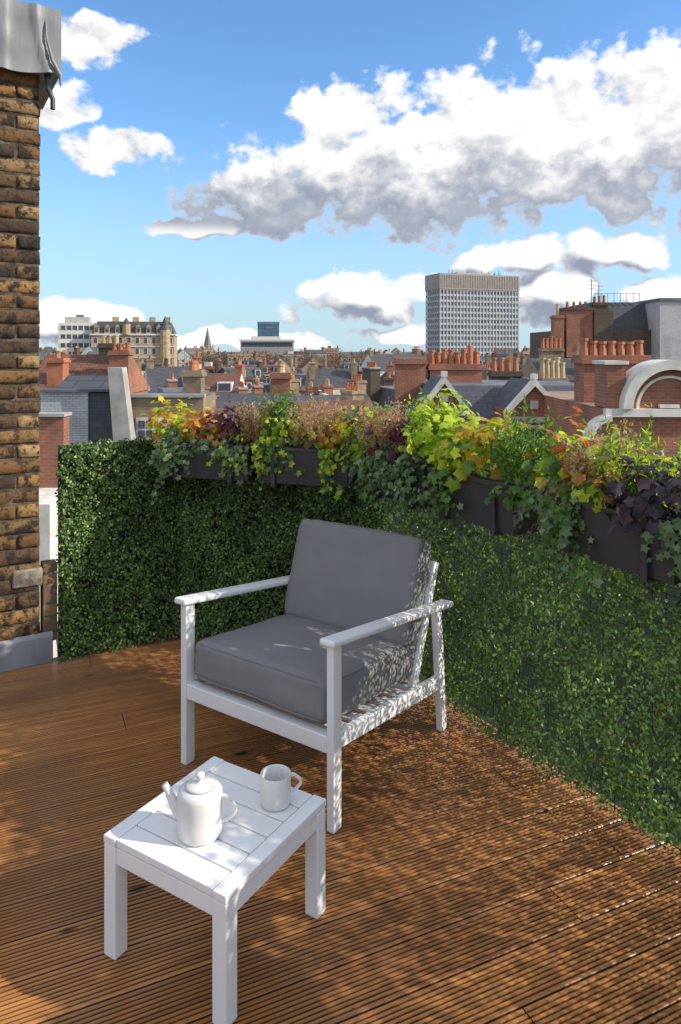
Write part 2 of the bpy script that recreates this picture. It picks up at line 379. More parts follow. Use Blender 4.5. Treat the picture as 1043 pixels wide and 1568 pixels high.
for i,s0 in enumerate(np.arange(1.98,2.9,.19)):
    mound('heuchera_plant',on('r',s0,1.16),(.13,.12,.10),110,.048,pal[i%5])
    ivy('trailing_ivy',on('r',s0,1.13),rd,inr,.1,.2,8,.034,IVY)
# ------------------------------------------------------------ brick wall (left)
E=Vector((-1.535,3.71))
wall=empty('brick_chimney_wall',(E.x,E.y,0),math.radians(30))
bk,nt,b,o=newmat('stock_brick_old')
a=N(nt,'ShaderNodeAttribute',attribute_name='Col'); tc=N(nt,'ShaderNodeTexCoord')
n1=noise(nt,tc.outputs['Object'],42,8,.8).outputs[0]; n2=noise(nt,tc.outputs['Object'],11,6,.75).outputs[0]
c=mix(nt,ramp(nt,n2,.47,.60),a.outputs[0],(.040,.028,.020)); c=mix(nt,ramp(nt,n1,.53,.63),c,(.020,.015,.012))
nt.links.new(c,b.inputs['Base Color']); b.inputs['Roughness'].default_value=.85
bump(nt,b,n1,1.0,.022)
mortar=M('mortar',(.16,.12,.08),(.045,.035,.027),scale=12,rough=.95,bs=.8,bscale=90)
vs=[];fs=[];cols=[]
pal=[(.44,.25,.09),(.36,.19,.065),(.28,.14,.05),(.48,.30,.13),(.10,.06,.038),(.16,.09,.045),(.07,.05,.038),(.34,.20,.08)]
z=.145;ri=0
gx=6;gz=3
while z<3.0:
    x=0.0; odd=ri%2; first=True
    while x>-1.5:
        L=.215 if ((odd and first) or (not first and random.random()<.45)) else .105
        x1=x; x0=x-L
        jx=random.uniform(-.004,.004); jy=random.uniform(-.008,.004); hz=.067+random.uniform(-.004,.003)
        c=random.choice(pal); f=random.uniform(.75,1.2)
        n=len(vs); sd_=random.random()*50
        nxx=gx if L<.15 else gx*2
        for j in range(gz+2):
            for i in range(nxx+2):
                uu=i/(nxx+1); ww=j/(gz+1)
                edge=(i in(0,nxx+1)) or (j in (0,gz+1))
                if i==1: uu*=.35
                if i==nxx: uu=1-(1-uu)*.35
                if j==1: ww*=.35
                if j==gz: ww=1-(1-ww)*.35
                X=x0+L*uu+jx; Z=z+hz*ww
                nn_=mnoise.noise(Vector((X*28,Z*28,sd_)))
                Y=-.009+jy+nn_*.006+(.018 if edge else 0)
                X+=mnoise.noise(Vector((X*30,Z*30,sd_+9)))*.004; Z+=mnoise.noise(Vector((X*25,Z*30,sd_+19)))*.004
                vs.append((X,Y,Z)); cols+=[c[0]*f,c[1]*f,c[2]*f,1]
        rw=nxx+2
        for j in range(gz+1):
            for i in range(nxx+1): q=n+j*rw+i; fs.append((q,q+1,q+rw+1,q+rw))
        x=x0-.009; first=False
    z+=.0755; ri+=1
ob=mkobj('bricks',vs,fs,bk,parent=wall,smooth=True); at=ob.data.color_attributes.new('Col','FLOAT_COLOR','POINT'); at.data.foreach_set('color',cols)
mb=MB(); mb.box(-1.5,-.006,-.003,.5,.0,3.0,0); mb.obj('mortar_core',[mortar],parent=wall)
bkp=brickmat('brick_side',(.3,.18,.08),(.16,.09,.05),(.12,.10,.08))
mb=MB(); mb.box(-.005,.0,.03,.5,.1,3.0,0); mb.obj('return_face',[bkp],parent=wall)
mb=MB(); mb.box(-.13,.012,-.020,.05,.40,.49,0); bevel(mb.obj('repair_stone',[M('weathered_stone',(.34,.30,.24),(.12,.10,.08),scale=14,rough=.9,bs=.8,bscale=40)],parent=wall),.010)
mb=MB(); mb.box(.014,.085,-.0,.08,.10,.50,0); bevel(mb.obj('side_pier',[bkp],parent=wall),.005)
mb=MB(); mb.box(-1.5,.06,-.030,.08,.0,.135,0); mb.add([(-1.5,-.030,.135),(.06,-.030,.135),(.06,-.008,.155),(-1.5,-.008,.155)],[(0,1,2,3)],0)
bevel(mb.obj('lead_upstand',[lead],parent=wall),.005)
vs=[];fs=[];nx=90;nz=14
for j in range(nz+1):
    for i in range(nx+1):
        x=-1.5+1.59*i/nx; t=j/nz
        y=-.085-.010*math.sin(x*9)*(1-t)-.012*mnoise.noise(Vector((x*5,t*3,1)))-(.018*math.exp(-((x+.03-.06*(1-t)**2)/.012)**2))-(.014*math.exp(-((x+.17)/.010)**2))
        zz=2.985+.012*math.sin(x*14)*(1-t)+t*.335+.01*mnoise.noise(Vector((x*6,0,4)))
        vs.append((x,y,zz))
for j in range(nz):
    for i in range(nx): q=j*(nx+1)+i; fs.append((q,q+1,q+nx+2,q+nx+1))
mkobj('lead_coping_front',vs,fs,lead,smooth=True,parent=wall)
mb=MB(); mb.box(-1.5,.088,-.070,.55,2.995,3.31,0); mb.frus(-1.5,.09,-.08,.56,3.312,3.37,.08,.12,0)
mb.obj('lead_coping_core',[lead],parent=wall)
tube('lead_flap',[(.015,-.088,3.26),(.02,-.100,3.15),(.045,-.104,3.05),(.085,-.098,2.98),(.086,-.09,2.93)],[.003,.006,.009,.010,.004],lead,parent=wall)
tube('bracket',[(.03,-.04,3.0),(.035,-.05,2.92),(.055,-.05,2.87),(.055,-.05,2.82)],[.016,.014,.012,.012],plastic,parent=wall)
# ------------------------------------------------------------ armchair
ch=empty('outdoor_armchair',(-.087,2.938,0),math.radians(-34.8))
w=.348;yf=-.385;yb=.385
for sx,nm in ((-1,'left'),(1,'right')):
    x=sx*w
    beam('front_leg_'+nm,(x,yf,0),(x,yf+.0,.618),.030,.048,white,ch)
    beam('rear_leg_'+nm,(x,yb+.015,0),(x,yb-.035,.515),.030,.045,white,ch)
    beam('side_rail_'+nm,(x,yf+.022,.292),(x,yb-.032,.212),.028,.055,white,ch)
    beam('armrest_'+nm,(x,yf-.045,.634),(x,yb+.07,.515),.062,.024,white,ch,bv=.008)
    beam('back_upright_'+nm,(x-sx*.032,.20,.235),(x-sx*.032,.395,.70),.028,.042,white,ch)
beam('front_rail',(-w+.015,yf+.0,.285),(w-.015,yf+.0,.285),.045,.058,white,ch,side=(0,1,0))
beam('rear_rail',(-w+.015,.19,.23),(w-.015,.19,.23),.03,.05,white,ch,side=(0,1,0))
beam('back_top_rail',(-w+.047,.385,.68),(w-.047,.385,.68),.026,.045,white,ch,side=(0,1,0))
for i in range(5):
    y=-.28+i*.10; z=.289-(y+.36)*.104; beam('seat_slat',(-w+.015,y,z+.0),(w-.015,y,z+.0),.06,.014,white,ch,side=(0,1,0))
for i in range(4):
    t=.25+.18*i; beam('back_slat',(-w+.047,.20+.195*t+.0,.235+.465*t),(w-.047,.20+.195*t,.235+.465*t),.014,.045,white,ch,side=(0,1,0))
def cushion(name,hx,hy,hz,r,bulge,parent,loc,rx,seed=0):
    bm=bmesh.new(); bmesh.ops.create_cube(bm,size=2); bmesh.ops.subdivide_edges(bm,edges=bm.edges[:],cuts=35,use_grid_fill=True)
    for v in bm.verts:
        p=[math.copysign(abs(c)**.62,c) for c in v.co]; q=[p[0]*hx,p[1]*hy,p[2]*hz]; h=(hx,hy,hz)
        core=[max(-(h[i]-r),min(h[i]-r,q[i])) for i in range(3)]; dd=Vector([q[i]-core[i] for i in range(3)])
        if dd.length>1e-6: dd=dd.normalized()*r
        P=Vector(core)+dd; a=max(0,1-(P.x/hx)**2)*max(0,1-(P.y/hy)**2)
        P.z+=math.copysign(1,P.z)*bulge*a**.6*(abs(P.z)/hz)
        b2=max(0,1-(P.z/hz)**2)
        P.y+=math.copysign(1,P.y)*.010*b2*max(0,1-(P.x/hx)**2); P.x+=math.copysign(1,P.x)*.008*b2*max(0,1-(P.y/hy)**2)
        nz=mnoise.noise(Vector((P.x*7+seed,P.y*9,P.z*9)))*.007+mnoise.noise(Vector((P.x*20+seed,P.y*22,P.z*25)))*.003
        ed=min(hx-abs(P.x),hy-abs(P.y)); 
        if ed<.06: nz+=math.sin((P.x+P.y)*95+seed+3*mnoise.noise(Vector((P.x*8,P.y*8,seed))))*.0012*(1-ed/.06)
        P+=P.normalized()*nz
        v.co=P
    me=bpy.data.meshes.new(name); bm.to_mesh(me); bm.free(); me.materials.append(fabric); me.polygons.foreach_set('use_smooth',[True]*len(me.polygons))
    o=bpy.data.objects.new(name,me); COL.objects.link(o); o.parent=parent; o.location=loc; o.rotation_euler[0]=rx
    for sg in (-1,1):
        pts=[]; rr=.04; zz=sg*(hz-r*.32)
        ex=hx-r*.25; ey=hy-r*.25
        for cx,cy,a0 in ((1,1,0),(-1,1,90),(-1,-1,180),(1,-1,270)):
            for k_ in range(7):
                an=math.radians(a0+k_*15); X=cx*(ex-rr)+rr*math.cos(an); Y=cy*(ey-rr)+rr*math.sin(an); pts.append((X,Y,zz))
        P2=[]
        for i in range(len(pts)):
            a_=Vector(pts[i]);b_=Vector(pts[(i+1)%len(pts)]); k2=max(1,int((b_-a_).length/.03))
            for j in range(k2):
                q=a_.lerp(b_,j/k2); nz=mnoise.noise(Vector((q.x*7+seed,q.y*9,q.z*9)))*.007
                f=max(0,1-(q.x/hx)**2); f2=max(0,1-(q.y/hy)**2)
                q.y+=math.copysign(1,q.y)*.004*f; q.x+=math.copysign(1,q.x)*.003*f2
                P2.append(q+q.normalized()*nz)
        t=tube(name+'_piping',P2,.0042,fabric,parent=parent,n=8,closed=True); t.location=loc; t.rotation_euler[0]=rx
cushion('seat_cushion',.315,.325,.070,.026,.012,ch,(0,-.065,.374),math.radians(-6.0),3)
cushion('back_cushion',.315,.215,.062,.026,.022,ch,(0,.268,.600),math.radians(72),9)
# ------------------------------------------------------------ side table
tb=empty('side_table',(-.334,1.998,0),math.radians(-31.5))
hx,hy,ht=.210,.2175,.318
for sx in (-1,1):
    for sy in (-1,1): beam('leg',(sx*(hx-.022),sy*(hy-.022),0),(sx*(hx-.022),sy*(hy-.022),ht-.022),.044,.044,white,tb)
for sy in (-1,1): beam('apron',(-hx+.044,sy*(hy-.020),ht-.045),(hx-.044,sy*(hy-.020),ht-.045),.044,.032,white,tb,side=(0,0,1),bv=.002)
for sx in (-1,1): beam('apron',(sx*(hx-.020),-hy+.044,ht-.045),(sx*(hx-.020),hy-.044,ht-.045),.044,.032,white,tb,side=(0,0,1),bv=.002)
for sx in (-1,1): beam('end_board',(sx*(hx-.021),-hy-.001,ht-.0105),(sx*(hx-.021),hy+.001,ht-.0105),.043,.021,white,tb,bv=.003)
ns=6; W=2*(hy)/ns
for i in range(ns):
    y=-hy+W*(i+.5); beam('slat',(-hx+.045,y,ht-.0105),(hx-.045,y,ht-.0105),W-.005,.020,white,tb,side=(0,1,0),bv=.0025)
# ------------------------------------------------------------ teapot
tp=empty('teapot',(-.372,1.925,ht),math.radians(-8))
lathe('body',[(0,.001),(.051,.001),(.056,.003),(.0590,.010),(.0598,.03),(.0598,.085),(.0590,.108),(.0565,.117),(.051,.122),(.042,.125),(.036,.126),(.034,.123),(.0,.120)],ceram,tp)
lathe('lid',[(.038,.127),(.0385,.130),(.034,.133),(.018,.136),(.008,.138),(.0065,.144),(.010,.149),(.0125,.154),(.011,.159),(.006,.162),(0,.1625)],ceram,tp,48)
sp_=[(-.050,0,.052),(-.064,0,.066),(-.077,0,.084),(-.088,0,.106),(-.099,0,.124)]
tube('spout',sp_,[.021,.017,.0125,.0095,.0088],ceram,tp,20)
hp=[(.055,0,.104)]+[(.062+.034*math.sin(t*math.pi)+.0,0,.110-.072*t) for t in np.linspace(.06,.94,14)]+[(.054,0,.036)]
tube('handle',hp,.0058,ceram,tp,12)
cp=empty('mug',(-.183,2.05,ht),math.radians(14))
lathe('body',[(0,.001),(.036,.001),(.040,.004),(.0425,.014),(.0430,.05),(.0430,.087),(.0418,.0885),(.0400,.087),(.0398,.05),(.039,.014),(.034,.008),(0,.008)],ceram,cp)
hp=[(.040,0,.078)]+[(.046+.026*math.sin(t*math.pi),0,.080-.052*t) for t in np.linspace(.06,.94,14)]+[(.040,0,.026)]
tube('handle',hp,.0048,ceram,cp,12)
# ------------------------------------------------------------ CITY
bred=brickmat('red_brick',(.44,.145,.07),(.34,.105,.055),(.34,.22,.16),dirtamt=.4)
byel=brickmat('yellow_stock_brick',(.40,.28,.155),(.28,.19,.105),(.28,.24,.18))
bdrk=brickmat('sooty_brick',(.15,.095,.06),(.09,.065,.045),(.10,.085,.07))
bwht=brickmat('white_glazed_brick',(.60,.60,.60),(.50,.51,.53),(.35,.35,.35),dirtamt=.3)
stuc=M('white_stucco',(.74,.71,.65),(.58,.55,.49),rough=.85)
slate=brickmat('slate_roof',(.075,.08,.095),(.05,.055,.065),(.03,.03,.035),bw=.3,bh=.2,ms=.008,dirt=(.10,.09,.08),rough=.6)
tile=brickmat('clay_tile_roof',(.23,.095,.06),(.16,.065,.045),(.08,.04,.03),bw=.2,bh=.12,ms=.01)
glass=M('window_glass',(.045,.055,.07),(.09,.11,.14),scale=.6,rough=.12)
fram=M('painted_window_frame',(.76,.76,.74),rough=.6)
terr=M('terracotta_pot',(.50,.19,.10),(.36,.13,.07),scale=2,rough=.85)
buff=M('buff_pot',(.55,.42,.25),(.42,.30,.17),scale=2,rough=.85)
leadr=M('lead_roof',(.17,.18,.20),(.10,.105,.12),scale=.7,rough=.6)
sand=brickmat('sandstone',(.54,.41,.26),(.46,.34,.20),(.34,.27,.18),bw=.9,bh=.4,ms=.02)
conc=M('concrete',(.46,.44,.41),(.32,.31,.29),scale=1.5,rough=.85)
BM=[bred,byel,bdrk,bwht,stuc,slate,tile,glass,fram,terr,buff,leadr,sand,conc]
(RED,YLW,DRK,WHT,STU,SLA,TIL,GLA,FRA,TER,BUF,LEA,SAN,CON)=range(14)
GZ=-18
def window(mb,x,y,z,w,h,dirn=-1,det=True):
    mb.box(x-w/2-.06,x+w/2+.06,y-.05 if dirn<0 else y,y if dirn<0 else y+.05,z-.08,z+h+.06,FRA)
    f=y-.056 if dirn<0 else y+.05
    if det:
        for a in (-1,1):
            for b_ in (0,1):
                x0=x-w/2+.03 if a<0 else x+.025; mb.box(x0,x0+w/2-.055,f-.01,f,z+b_*h/2+.03,z+(b_+1)*h/2-.03,GLA)
    else: mb.box(x-w/2+.05,x+w/2-.05,f-.01,f,z+.05,z+h-.05,GLA)
def stack(mb,x,y,z0,z1,w,d,mat,pots,rng,ph=.5,pm=None):
    mb.box(x-w/2,x+w/2,y-d/2,y+d/2,z0,z1-.22,mat); mb.box(x-w/2-.07,x+w/2+.07,y-d/2-.07,y+d/2+.07,z1-.22,z1-.1,mat)
    mb.box(x-w/2-.03,x+w/2+.03,y-d/2-.03,y+d/2+.03,z1-.1,z1,CON if rng.random()<.4 else mat)
    if pm is None: pm=TER if rng.random()<.7 else BUF
    L=max(w,d); n=pots
    for i in range(n):
        o_=(-L/2+L*(i+.5)/n); h=ph*rng.uniform(.8,1.15)
        px,py=(x+o_,y) if w>=d else (x,y+o_)
        mb.cyl(px,py,z1,z1+h,.13,.10,8,pm); mb.cyl(px,py,z1+h-.07,z1+h+.001,.13,.13,8,pm)
def house(name,X,Y,w,d,ze,rz,wall,roof,style,rng,det=True):
    mb=MB(); mb.box(-w/2,w/2,-d/2,d/2,GZ,ze,wall)
    nb=max(2,int(w/2.1)); 
    for fl_ in range(3 if det else 2):
        zz=ze-2.3-fl_*3.0
        for i in range(nb):
            x=-w/2+w*(i+.5)/nb; window(mb,x,-d/2,zz,.95,1.5,det=det)
        if fl_==0 or det: mb.box(-w/2-.04,w/2+.04,-d/2-.08,-d/2-.002,zz-.55,zz-.40,STU if wall!=STU else CON)
    nd=max(2,int(d/3))
    for fl_ in range(2):
        zz=ze-2.3-fl_*3
        for i in range(nd):
            y=-d/2+d*(i+.5)/nd
            for sx in (-1,1):
                a0,a1=(w/2,w/2+.05) if sx>0 else (-w/2-.05,-w/2)
                mb.box(a0,a1,y-.5,y+.5,zz,zz+1.5,FRA); a0,a1=(a1,a1+.02) if sx>0 else (a0-.02,a0); mb.box(a0,a1,y-.42,y+.42,zz+.08,zz+1.42,GLA)
    mb.box(-w/2-.12,w/2+.12,-d/2-.15,-d/2-.001,ze-.25,ze,STU if rng.random()<.6 else wall)
    top=ze
    if style=='gable':
        hh=rng.uniform(.28,.4)*d; mb.prismx(-w/2-.05,w/2+.05,-d/2-.2,d/2+.2,ze+.002,ze+hh,roof,wall); top=ze+hh
        if rng.random()<.6:
            x=rng.uniform(-w*.25,w*.25); mb.box(x-.8,x+.8,-d*.42,0,ze+.1,ze+hh*.62,FRA); mb.box(x-.65,x+.65,-d*.42-.02,-d*.42-.002,ze+.55,ze+hh*.62-.12,GLA)
    elif style=='gabley':
        hh=.5*w; mb.prismy(-w/2-.1,w/2+.1,-d/2-.02,d/2+.02,ze+.002,ze+hh,roof,wall); top=ze+hh*.7
        window(mb,0,-d/2-.02,ze+.3,.8,1.1,det=det)
    elif style=='mansard':
        hh=2.4; mb.frus(-w/2+.3,w/2-.3,-d/2+.3,d/2-.3,ze+.002,ze+hh,.75,.75,roof,LEA); top=ze+hh
        mb.box(-w/2,w/2,-d/2,-d/2+.22,ze+.002,ze+.5,wall)
        k_=max(2,int(w/2.6))
        for i in range(k_):
            x=-w/2+w*(i+.5)/k_; y0=-d/2+.35
            mb.box(x-.62,x+.62,y0,y0+1.4,ze+.35,ze+2.0,FRA if rng.random()<.7 else LEA); mb.box(x-.48,x+.48,y0-.02,y0-.002,ze+.6,ze+1.85,GLA); mb.box(x-.7,x+.7,y0-.08,y0+1.4,ze+2.002,ze+2.1,LEA)
    else:
        for (a,b_,c_,d_) in ((-w/2,w/2,-d/2,-d/2+.25),(-w/2,w/2,d/2-.25,d/2),(-w/2,-w/2+.25,-d/2+.25,d/2-.25),(w/2-.25,w/2,-d/2+.25,d/2-.25)): mb.box(a,b_,c_,d_,ze+.002,ze+.7,wall)
        mb.box(-w/2+.25,w/2-.25,-d/2+.25,d/2-.25,ze+.002,ze+.05,LEA)
        if rng.random()<.7:
            x=rng.uniform(-w*.2,w*.2); mb.box(x-1.1,x+1.1,-1,1.6,ze+.05,ze+rng.uniform(1.4,2.4),rng.choice([STU,YLW,LEA,CON,RED])); 
        top=ze+.7
    for sx in (-1,1):
        if rng.random()<.9:
            cm=wall if wall!=STU and rng.random()<.7 else rng.choice([YLW,RED,DRK])
            stack(mb,sx*(w/2-.45),rng.uniform(-d*.3,d*.3),ze-.5,top+rng.uniform(.5,1.7),.85,rng.uniform(1.2,2.6),cm,rng.randint(3,6),rng)
        mb.box(sx*w/2-.17,sx*w/2+.17,-d/2+.3,d/2-.3,ze+.003,ze+.75,wall)
    if rng.random()<.3:
        x=rng.uniform(-w*.3,w*.3); mb.box(x-.02,x+.02,-.02,.02,top-.5,top+2.2,LEA); mb.box(x-.5,x+.5,-.015,.015,top+1.9,top+1.93,LEA); mb.box(x-.35,x+.35,-.015,.015,top+1.6,top+1.63,LEA)
    return mb.obj(name,BM,(X,Y,0),rz)
rng=random.Random(5)
rows=[(33,-.15,.07,-4.6,-3.8),(43,-.30,.10,-4.6,-3.2),(54,-.60,.20,-4.8,-2.6),(67,-.6,.24,-5.2,-2.4),(82,-.6,.26,-5.4,-2.0),(100,-.6,.6,-5.6,-1.8),(125,-.6,.6,-6,-1.6),(155,-.6,.6,-6,-1.6),(195,-.6,.6,-6,-1.2),(245,-.6,.6,-6,-1),(310,-.58,.58,-6,-.5),(400,-.56,.56,-6,0.5),(540,-.55,.55,-5,2)]
for D,a0,a1,z0,z1 in rows:
    x=a0*D
    while x<a1*D:
        w=rng.uniform(4.4,7.5)*(1 if D<150 else 1.8); d=rng.uniform(7,10)
        wall=rng.choice([RED,YLW,YLW,STU,STU,YLW,STU,SAN,DRK,DRK]); st=rng.choice(['gable','gabley','mansard','mansard','flat','gabley','gable'])
        roof=rng.choice([SLA,SLA,SLA,SLA,TIL])
        nm={RED:'red_brick_townhouse',YLW:'yellow_brick_townhouse',STU:'white_stucco_townhouse',DRK:'sooty_brick_townhouse',SAN:'stone_townhouse'}[wall]
        house(nm,x+w/2,D+rng.uniform(-3,3)+4,w,d,rng.uniform(z0,z1)-(1.4 if st!='flat' else 0),rng.uniform(-.1,.45),wall,roof,st,rng,det=D<110)
        x+=w+(rng.uniform(0,1.5) if rng.random()<.6 else rng.uniform(2,5))
# office tower
def grid_tower(w,d,z1,nfl,nb,topband,matf=CON,matg=GLA,topm=None,fw=.22):
    mb=MB(); mb.box(-w/2+.4,w/2-.4,-d/2+.4,d/2-.4,GZ,z1-topband,matg)
    H=z1-topband-GZ; fh=H/nfl
    for i in range(nfl+1):
        z=GZ+i*fh; mb.box(-w/2,w/2,-d/2,d/2,z-.24*fh,z+.12*fh if i<nfl else z,matf)
    for i in range(nb+1):
        x=-w/2+w*i/nb; mb.box(x-fw,x+fw,-d/2-.25,-d/2+.5,GZ,z1-topband-.01,matf)
    k_=max(3,int(nb*d/w))
    for i in range(k_+1):
        y=-d/2+d*i/k_
        for sx in(-1,1): mb.box(sx*w/2-.25,sx*w/2+.25,y-.22,y+.22,GZ,z1-topband-.01,matf)
    mb.box(-w/2-.5,w/2+.5,-d/2-.5,d/2+.5,z1-topband,z1,topm)
    nfin=int(w/1.2)
    for i in range(nfin): x=-w/2+w*(i+.5)/nfin; mb.box(x-.2,x+.2,-d/2-.75,-d/2-.501,z1-topband+1,z1-.8,topm)
    return mb
tw_brown=M('tower_louvres',(.38,.33,.29),(.32,.28,.25),scale=.3,rough=.7); tw_glass=M('tower_glass',(.16,.21,.28),(.30,.36,.43),scale=.25,rough=.25)
tw_conc=M('tower_concrete',(.50,.49,.47),(.44,.43,.42),scale=.3,rough=.8)
BM2=BM+[tw_brown,tw_glass,tw_conc]
mb=grid_tower(56,19,48.4,16,24,9.6,16,15,14)
for i in range(14):
    x=rng.uniform(-25,25); mb.box(x-.15,x+.15,-4,-3.7,48.4,48.4+rng.uniform(1,3.5),LEA)
mb.box(-14,10,-5,5,48.4,49.8,CON)
a_=math.radians(20); fl_=Vector((61,445)); ctr=fl_+Vector((math.cos(a_),math.sin(a_)))*28+Vector((-math.sin(a_),math.cos(a_)))*9.5
mb.obj('office_tower',BM2,(ctr.x,ctr.y,0),a_)
blu=M('blue_curtain_glass',(.10,.19,.27),(.16,.26,.34),scale=.2,rough=.25)
mb=grid_tower(19,16,26.8,14,10,2,16,16,16); mb.obj('glass_tower',BM+[tw_brown,tw_glass,blu],(-66.3,668,0),.1)
mb=MB(); mb.box(-23,23,-8,8,GZ,8.5,CON); mb.box(-24,24,-9,9,8.5,10.2,STU); mb.box(-22,22,-8.1,-8.0,4,7.5,GLA); mb.box(-14,12,-6,6,10.2,13,STU); mb.obj('white_office_block',BM,(-64,640,0),0)
mb=MB(); mb.box(-3,3,-3,3,GZ,2,SAN); mb.box(-3.4,3.4,-3.4,3.4,2,2.6,SAN); mb.cyl(0,0,2.6,15,2.6,.1,8,LEA)
for sx in(-1,1):
    for sy in (-1,1): mb.cyl(sx*2.8,sy*2.8,2.6,5.2,.5,.05,6,SAN)
mb.box(-1,1,-3.06,-3.0,-3,.5,GLA); mb.obj('church_spire',BM,(-81.4,445,0),.4)
mb=MB(); w=24; mb.box(-w/2,w/2,-9,9,GZ,5.8,SAN)
for f in range(4):
    z=3.3-f*3.2
    mb.box(-w/2-.15,w/2+.15,-9.25,-9.001,z-1.0,z-.75,STU)
    for i in range(10):
        x=-w/2+w*(i+.5)/10; window(mb,x,-9,z,1.1,1.9,det=False)
mb.box(-w/2-.3,w/2+.3,-9.4,9.3,5.8,6.3,STU); mb.frus(-w/2,w/2,-9,9,6.3,10.0,1.5,2.0,SLA,LEA)
for i in range(8):
    x=-w/2+w*(i+.5)/8; mb.box(x-.7,x+.7,-9.1,-7,6.3,8.2,SAN); mb.prismy(x-.9,x+.9,-9.2,-7,8.2,9.2,SLA,SAN); mb.box(x-.4,x+.4,-9.16,-9.101,6.7,7.9,GLA)
for x in (-6,0,5,9.5): mb.box(x-.9,x+.9,-2,0,9,11.6,SAN)
mb.cyl(9.3,-8.6,GZ,7.6,1.7,1.7,10,SAN); mb.cyl(9.3,-8.6,7.6,11.6,1.8,.1,10,SLA); mb.cyl(-2,-8.8,6,9.2,1.2,1.2,8,SAN); mb.cyl(-2,-8.8,9.2,11,1.3,.1,8,SLA)
mb.obj('grand_hotel',BM,(-63.5,226,0),math.radians(10))
mb=MB(); mb.box(-5.5,5.5,-7,7,GZ,9.5,STU)
for f in range(8):
    z=7.4-f*2.6; mb.box(-5,5,-7.06,-7.0,z,z+1.3,GLA)
    for i in range(7): x=-5+10*i/6; mb.box(x-.15,x+.15,-7.12,-7.06,z,z+1.3,STU)
mb.box(-4,3,-4,4,9.5,11.4,CON); mb.box(-1,1,-2,2,11.4,12.2,LEA)
mb.obj('modern_apartment_block',BM,(-80.2,224,0),math.radians(14))
# --- near right: mansion block
mb=MB()
mb.box(2.2,9.6,23.2,32,GZ,-1.0,RED); mb.frus(2.2,9.6,23.0,32,-1.0,.35,.9,2.2,SLA,LEA)
mb.box(2.1,9.7,22.85,23.1,-1.25,-1.001,STU)
def gable(x0,x1,y,zb,za):
    xm=(x0+x1)/2; mb.box(x0,x1,y,y+2.8,-3.5,zb,RED); mb.prismy(x0,x1,y+.01,y+3.0,zb+.001,za-.08,SLA,RED)
    t=.16
    for sx in (-1,1):
        xb=x0 if sx<0 else x1
        xe=xb+sx*.12
        vs=[(xe,yy,zb-.02) for yy in (y-.14,y+.22)]+[(xm,yy,za) for yy in (y-.14,y+.22)]+[(xe-sx*.0,yy,zb-.02-t) for yy in (y-.14,y+.22)]+[(xm,yy,za-t*1.4) for yy in (y-.14,y+.22)]
        mb.add(vs,[(0,1,3,2),(4,5,7,6),(0,2,6,4),(1,3,7,5),(0,1,5,4)],STU)
    mb.box(x0-.14,x1+.14,y-.10,y-.001,zb-.36,zb-.19,STU); window(mb,xm,y,zb-1.5,.7,1.0); mb.box(xm-.12,xm+.12,y-.03,y-.001,zb+.05,zb+.3,STU)
    mb.box(xm-.09,xm+.09,y-.1,y+.12,za-.02,za+.14,STU)
    mb.add([(xm,y+.22,za),(x1+.12,y+.22,zb-.02),(x1+.12,y+1.5,zb+.0),(xm,y+1.5,za)],[(0,1,2,3)],STU)
gable(2.62,3.62,21.9,-.02,.80); gable(5.10,6.62,22.0,-.25,.72)
stack(mb,2.65,27.8,-2,1.27,1.1,1.0,RED,0,rng); stack(mb,4.35,27.8,-2,1.05,1.95,.9,RED,8,rng,.5,TER)
mb.cyl(4.9,27.5,1.05,1.75,.12,.1,8,TER)
stack(mb,6.9,30.5,-1,.7,1.2,.8,DRK,4,rng); stack(mb,8.6,29.5,-1,.45,1.0,.8,YLW,5,rng,.75,BUF)
mb.obj('red_brick_mansion_block',BM)
# arched gable building
mb=MB(); mb.box(6.15,10,16.7,24,GZ,.22,RED); mb.box(6.05,10.1,16.55,16.75,.06,.24,STU); mb.box(6.15,6.60,16.8,17.6,.24,1.25,RED); mb.box(6.1,6.65,16.75,17.65,1.25,1.33,STU)
cx,cz=7.55,.24; n=28
def arc(r0,r1,y0,y1,m):
    vs=[]
    for i in range(n+1):
        a=math.pi*i/n
        for r in (r0,r1):
            for y in (y0,y1): vs.append((cx+r*math.cos(a),y,cz+r*math.sin(a)))
    fs=[]
    for i in range(n):
        q=i*4; fs+=[(q,q+4,q+6,q+2),(q+1,q+3,q+7,q+5),(q+2,q+6,q+7,q+3),(q,q+1,q+5,q+4)]
    mb.add(vs,fs,m)
arc(.001,.92,16.72,17.2,RED); arc(.90,1.12,16.50,17.3,STU); arc(.70,.76,16.66,16.715,STU)
mb.box(7.3,7.75,16.6,16.715,.26,.34,STU)
stack(mb,7.15,19.2,-1,1.45,1.7,.8,RED,7,rng,.40,TER)
mb.box(9.0,10,18,19,.2,1.0,RED)
vs=[]
for i in range(11):
    a=math.pi/2+math.pi/2*i/10
    for r in (.42,.55):
        for y in (16.4,16.8): vs.append((6.14+r*math.cos(a),y,-.45+r*math.sin(a)))
fs=[]
for i in range(10):
    q=i*4; fs+=[(q,q+4,q+6,q+2),(q+1,q+3,q+7,q+5),(q+2,q+6,q+7,q+3),(q,q+1,q+5,q+4)]
mb.add(vs,fs,STU); mb.box(5.6,6.15,16.45,16.78,GZ,-.45,RED)
mb.obj('arched_gable_house',BM)
